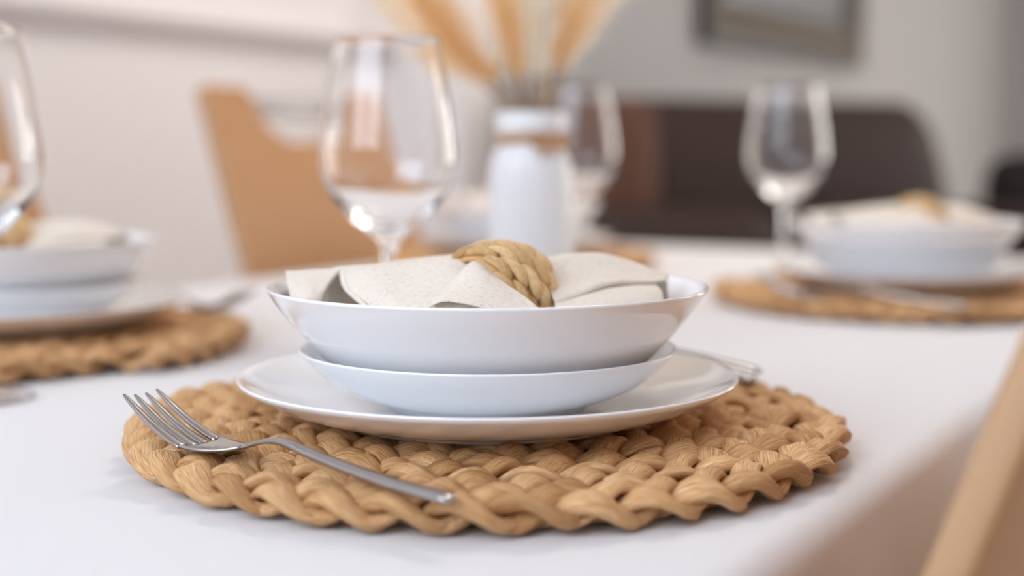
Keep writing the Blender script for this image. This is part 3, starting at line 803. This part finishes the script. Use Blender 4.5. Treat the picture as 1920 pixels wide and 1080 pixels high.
def make_sofa():
    a = Vector((8.0, 303.0)); b = Vector((108.5, 349.5)); d = (b - a); L = d.length
    root = empty('sofa', (a.x * S, a.y * S, 0), math.atan2(d.y, d.x), 'dark brown leather sofa with a high rounded back, beyond the table', 'sofa')
    # local: x along the sofa, y to the rear, floor z = 0
    P = M['leather']
    v = []; f = []; prof = []                  # the high back with a rounded upper right shoulder
    for i in range(0, 40):
        x = L * i / 39; u = max((x - (L - 15)) / 15, 0); zt = 102.8 - (1 - math.sqrt(max(1 - u ** 2.6, 0))) * 40; prof.append((x, max(zt, 60)))
    sec = 18
    for (x, zt) in prof:
        r = 5.5; 
        for k in range(sec):
            t = k / (sec - 1)
            if t < .35: q = (0 - 1.2 * math.sin(t / .35 * PI), 40 + (zt - r - 40) * t / .35)
            elif t < .65: g = PI - (t - .35) / .3 * PI; q = (6 + 6 * math.cos(g), zt - r + r * math.sin(g))
            else: q = (12 + 3 * (t - .65) / .35, zt - r - (zt - r - 25) * (t - .65) / .35)
            v.append((x, q[0], q[1]))
    n = len(prof)
    for i in range(n - 1):
        for k in range(sec - 1): a0 = i * sec + k; f.append((a0, a0 + sec, a0 + sec + 1, a0 + 1))
        f.append((i * sec + sec - 1, (i + 1) * sec + sec - 1, (i + 1) * sec, i * sec))
    f.append(tuple(range(sec))); f.append(tuple((n - 1) * sec + k for k in range(sec))[::-1])
    mesh_obj('back', v, f, P, root)
    soft_box('back_cushion', 1, L * .46, -16, 0, 44, 79, P, root, 6, 2.5)
    soft_box('back_cushion', L * .46 + .5, L - 8, -16, 0, 44, 79, P, root, 6, 2.5)
    soft_box('seat_cushion', 1, L * .46, -48, -2, 32, 46, P, root, 5)
    soft_box('seat_cushion', L * .46 + .5, L - 3, -48, -2, 32, 46, P, root, 5)
    soft_box('base', 0, L, -46, 12, 6, 33, P, root, 3)
    soft_box('arm', L - 3, L + 9, -48, 11, 8, 78, P, root, 6)
    soft_box('warm_sheen_section', -1.5, 26.0, -5, 14.5, 30, 102.4, M['leather_warm_sheen'], root, 5)  # added section that carries the painted warm reflection on the sofa back
    for x in (6, L - 6):
        for y in (-40, 4):
            vv, ff = tube_data([(x, y, 0), (x, y, 9)], [1.8, 2.4], 10); mesh_obj('foot', vv, ff, M['wood'], root)
make_sofa()
def make_armchair():
    root = empty('armchair', (141 * S, 425 * S, 0), math.radians(-14), 'near black leather armchair at the far right edge of the photo', 'armchair')
    P = M['leather_dark']
    soft_box('back', 0, 62, -2, 16, 20, 90, P, root, 6, 2)
    soft_box('arm', -12, 6, -55, 14, 8, 66, P, root, 5); soft_box('arm', 56, 74, -55, 14, 8, 66, P, root, 5)
    soft_box('seat_cushion', 6, 56, -56, -1, 30, 46, P, root, 5); soft_box('base', 0, 62, -54, 12, 7, 31, P, root, 3)
    for x in (-6, 68):
        for y in (-49, 8):
            vv, ff = tube_data([(x, y, 0), (x, y, 9)], [1.6, 2.2], 10); mesh_obj('foot', vv, ff, M['wood'], root)
make_armchair()

def make_mirror():
    N = -165.0; e0, e1, z0, z1 = 392.0, 546.0, 47.0, 142.0
    root = empty('framed_mirror', en(N, e0, z0), TA, 'wide mirror in an ornate bronze frame hanging above the sofa', 'mirror')
    # local: x out of the wall, y along the wall, z up
    W, H = e1 - e0, z1 - z0
    def ringbox(o, i, x0, x1, name, m):
        mb = MB()
        for (a0, a1, b0, b1) in ((o, W - o, o, i), (o, W - o, H - i, H - o), (o, i, i, H - i), (W - i, W - o, i, H - i)):
            v, f = box_data(x0, x1, a0, a1, b0, b1); mb.add(v, f)
        return mb.build(name, m, root, False)
    ringbox(0, 4.6, .5, 5.0, 'outer_moulding', M['dark_frame'])
    ringbox(4.6, 12.6, .5, 3.2, 'carved_band', M['bronze'])
    ringbox(12.6, 14.2, .5, 4.2, 'inner_moulding', M['dark_frame'])
    me = None
    def boss(y, z, r):
        nonlocal me
        if me is None:
            v, f = lathe_data(smooth_profile([(0, 0), (1, 0), (.95, .28), (.6, .5), (.45, .42), (.2, .6), (0, .62)], 12), 14)
            o = mesh_obj('carved_boss', [(p[2], p[0], p[1]) for p in v], f, M['bronze'], root); me = o.data
        else:
            o = bpy.data.objects.new('carved_boss', me); COL.objects.link(o); o.parent = root
        o.location = (3.2 * S, y * S, z * S); o.scale = (r * .8, r * .8, r * .8)
    k = 22
    for i in range(k):
        y = 7 + (W - 14) * i / (k - 1); boss(y, 8.6, 4.2); boss(y, H - 8.6, 4.2)
    for i in range(1, 12):
        z = 6.6 + (H - 13.2) * i / 12; boss(8.6, z, 4.2); boss(W - 8.6, z, 4.2)
    v, f = box_data(.5, 2.2, 14, W - 14, 14, H - 14); mesh_obj('mirror_pane', v, f, M['pane'], root, False)
make_mirror()
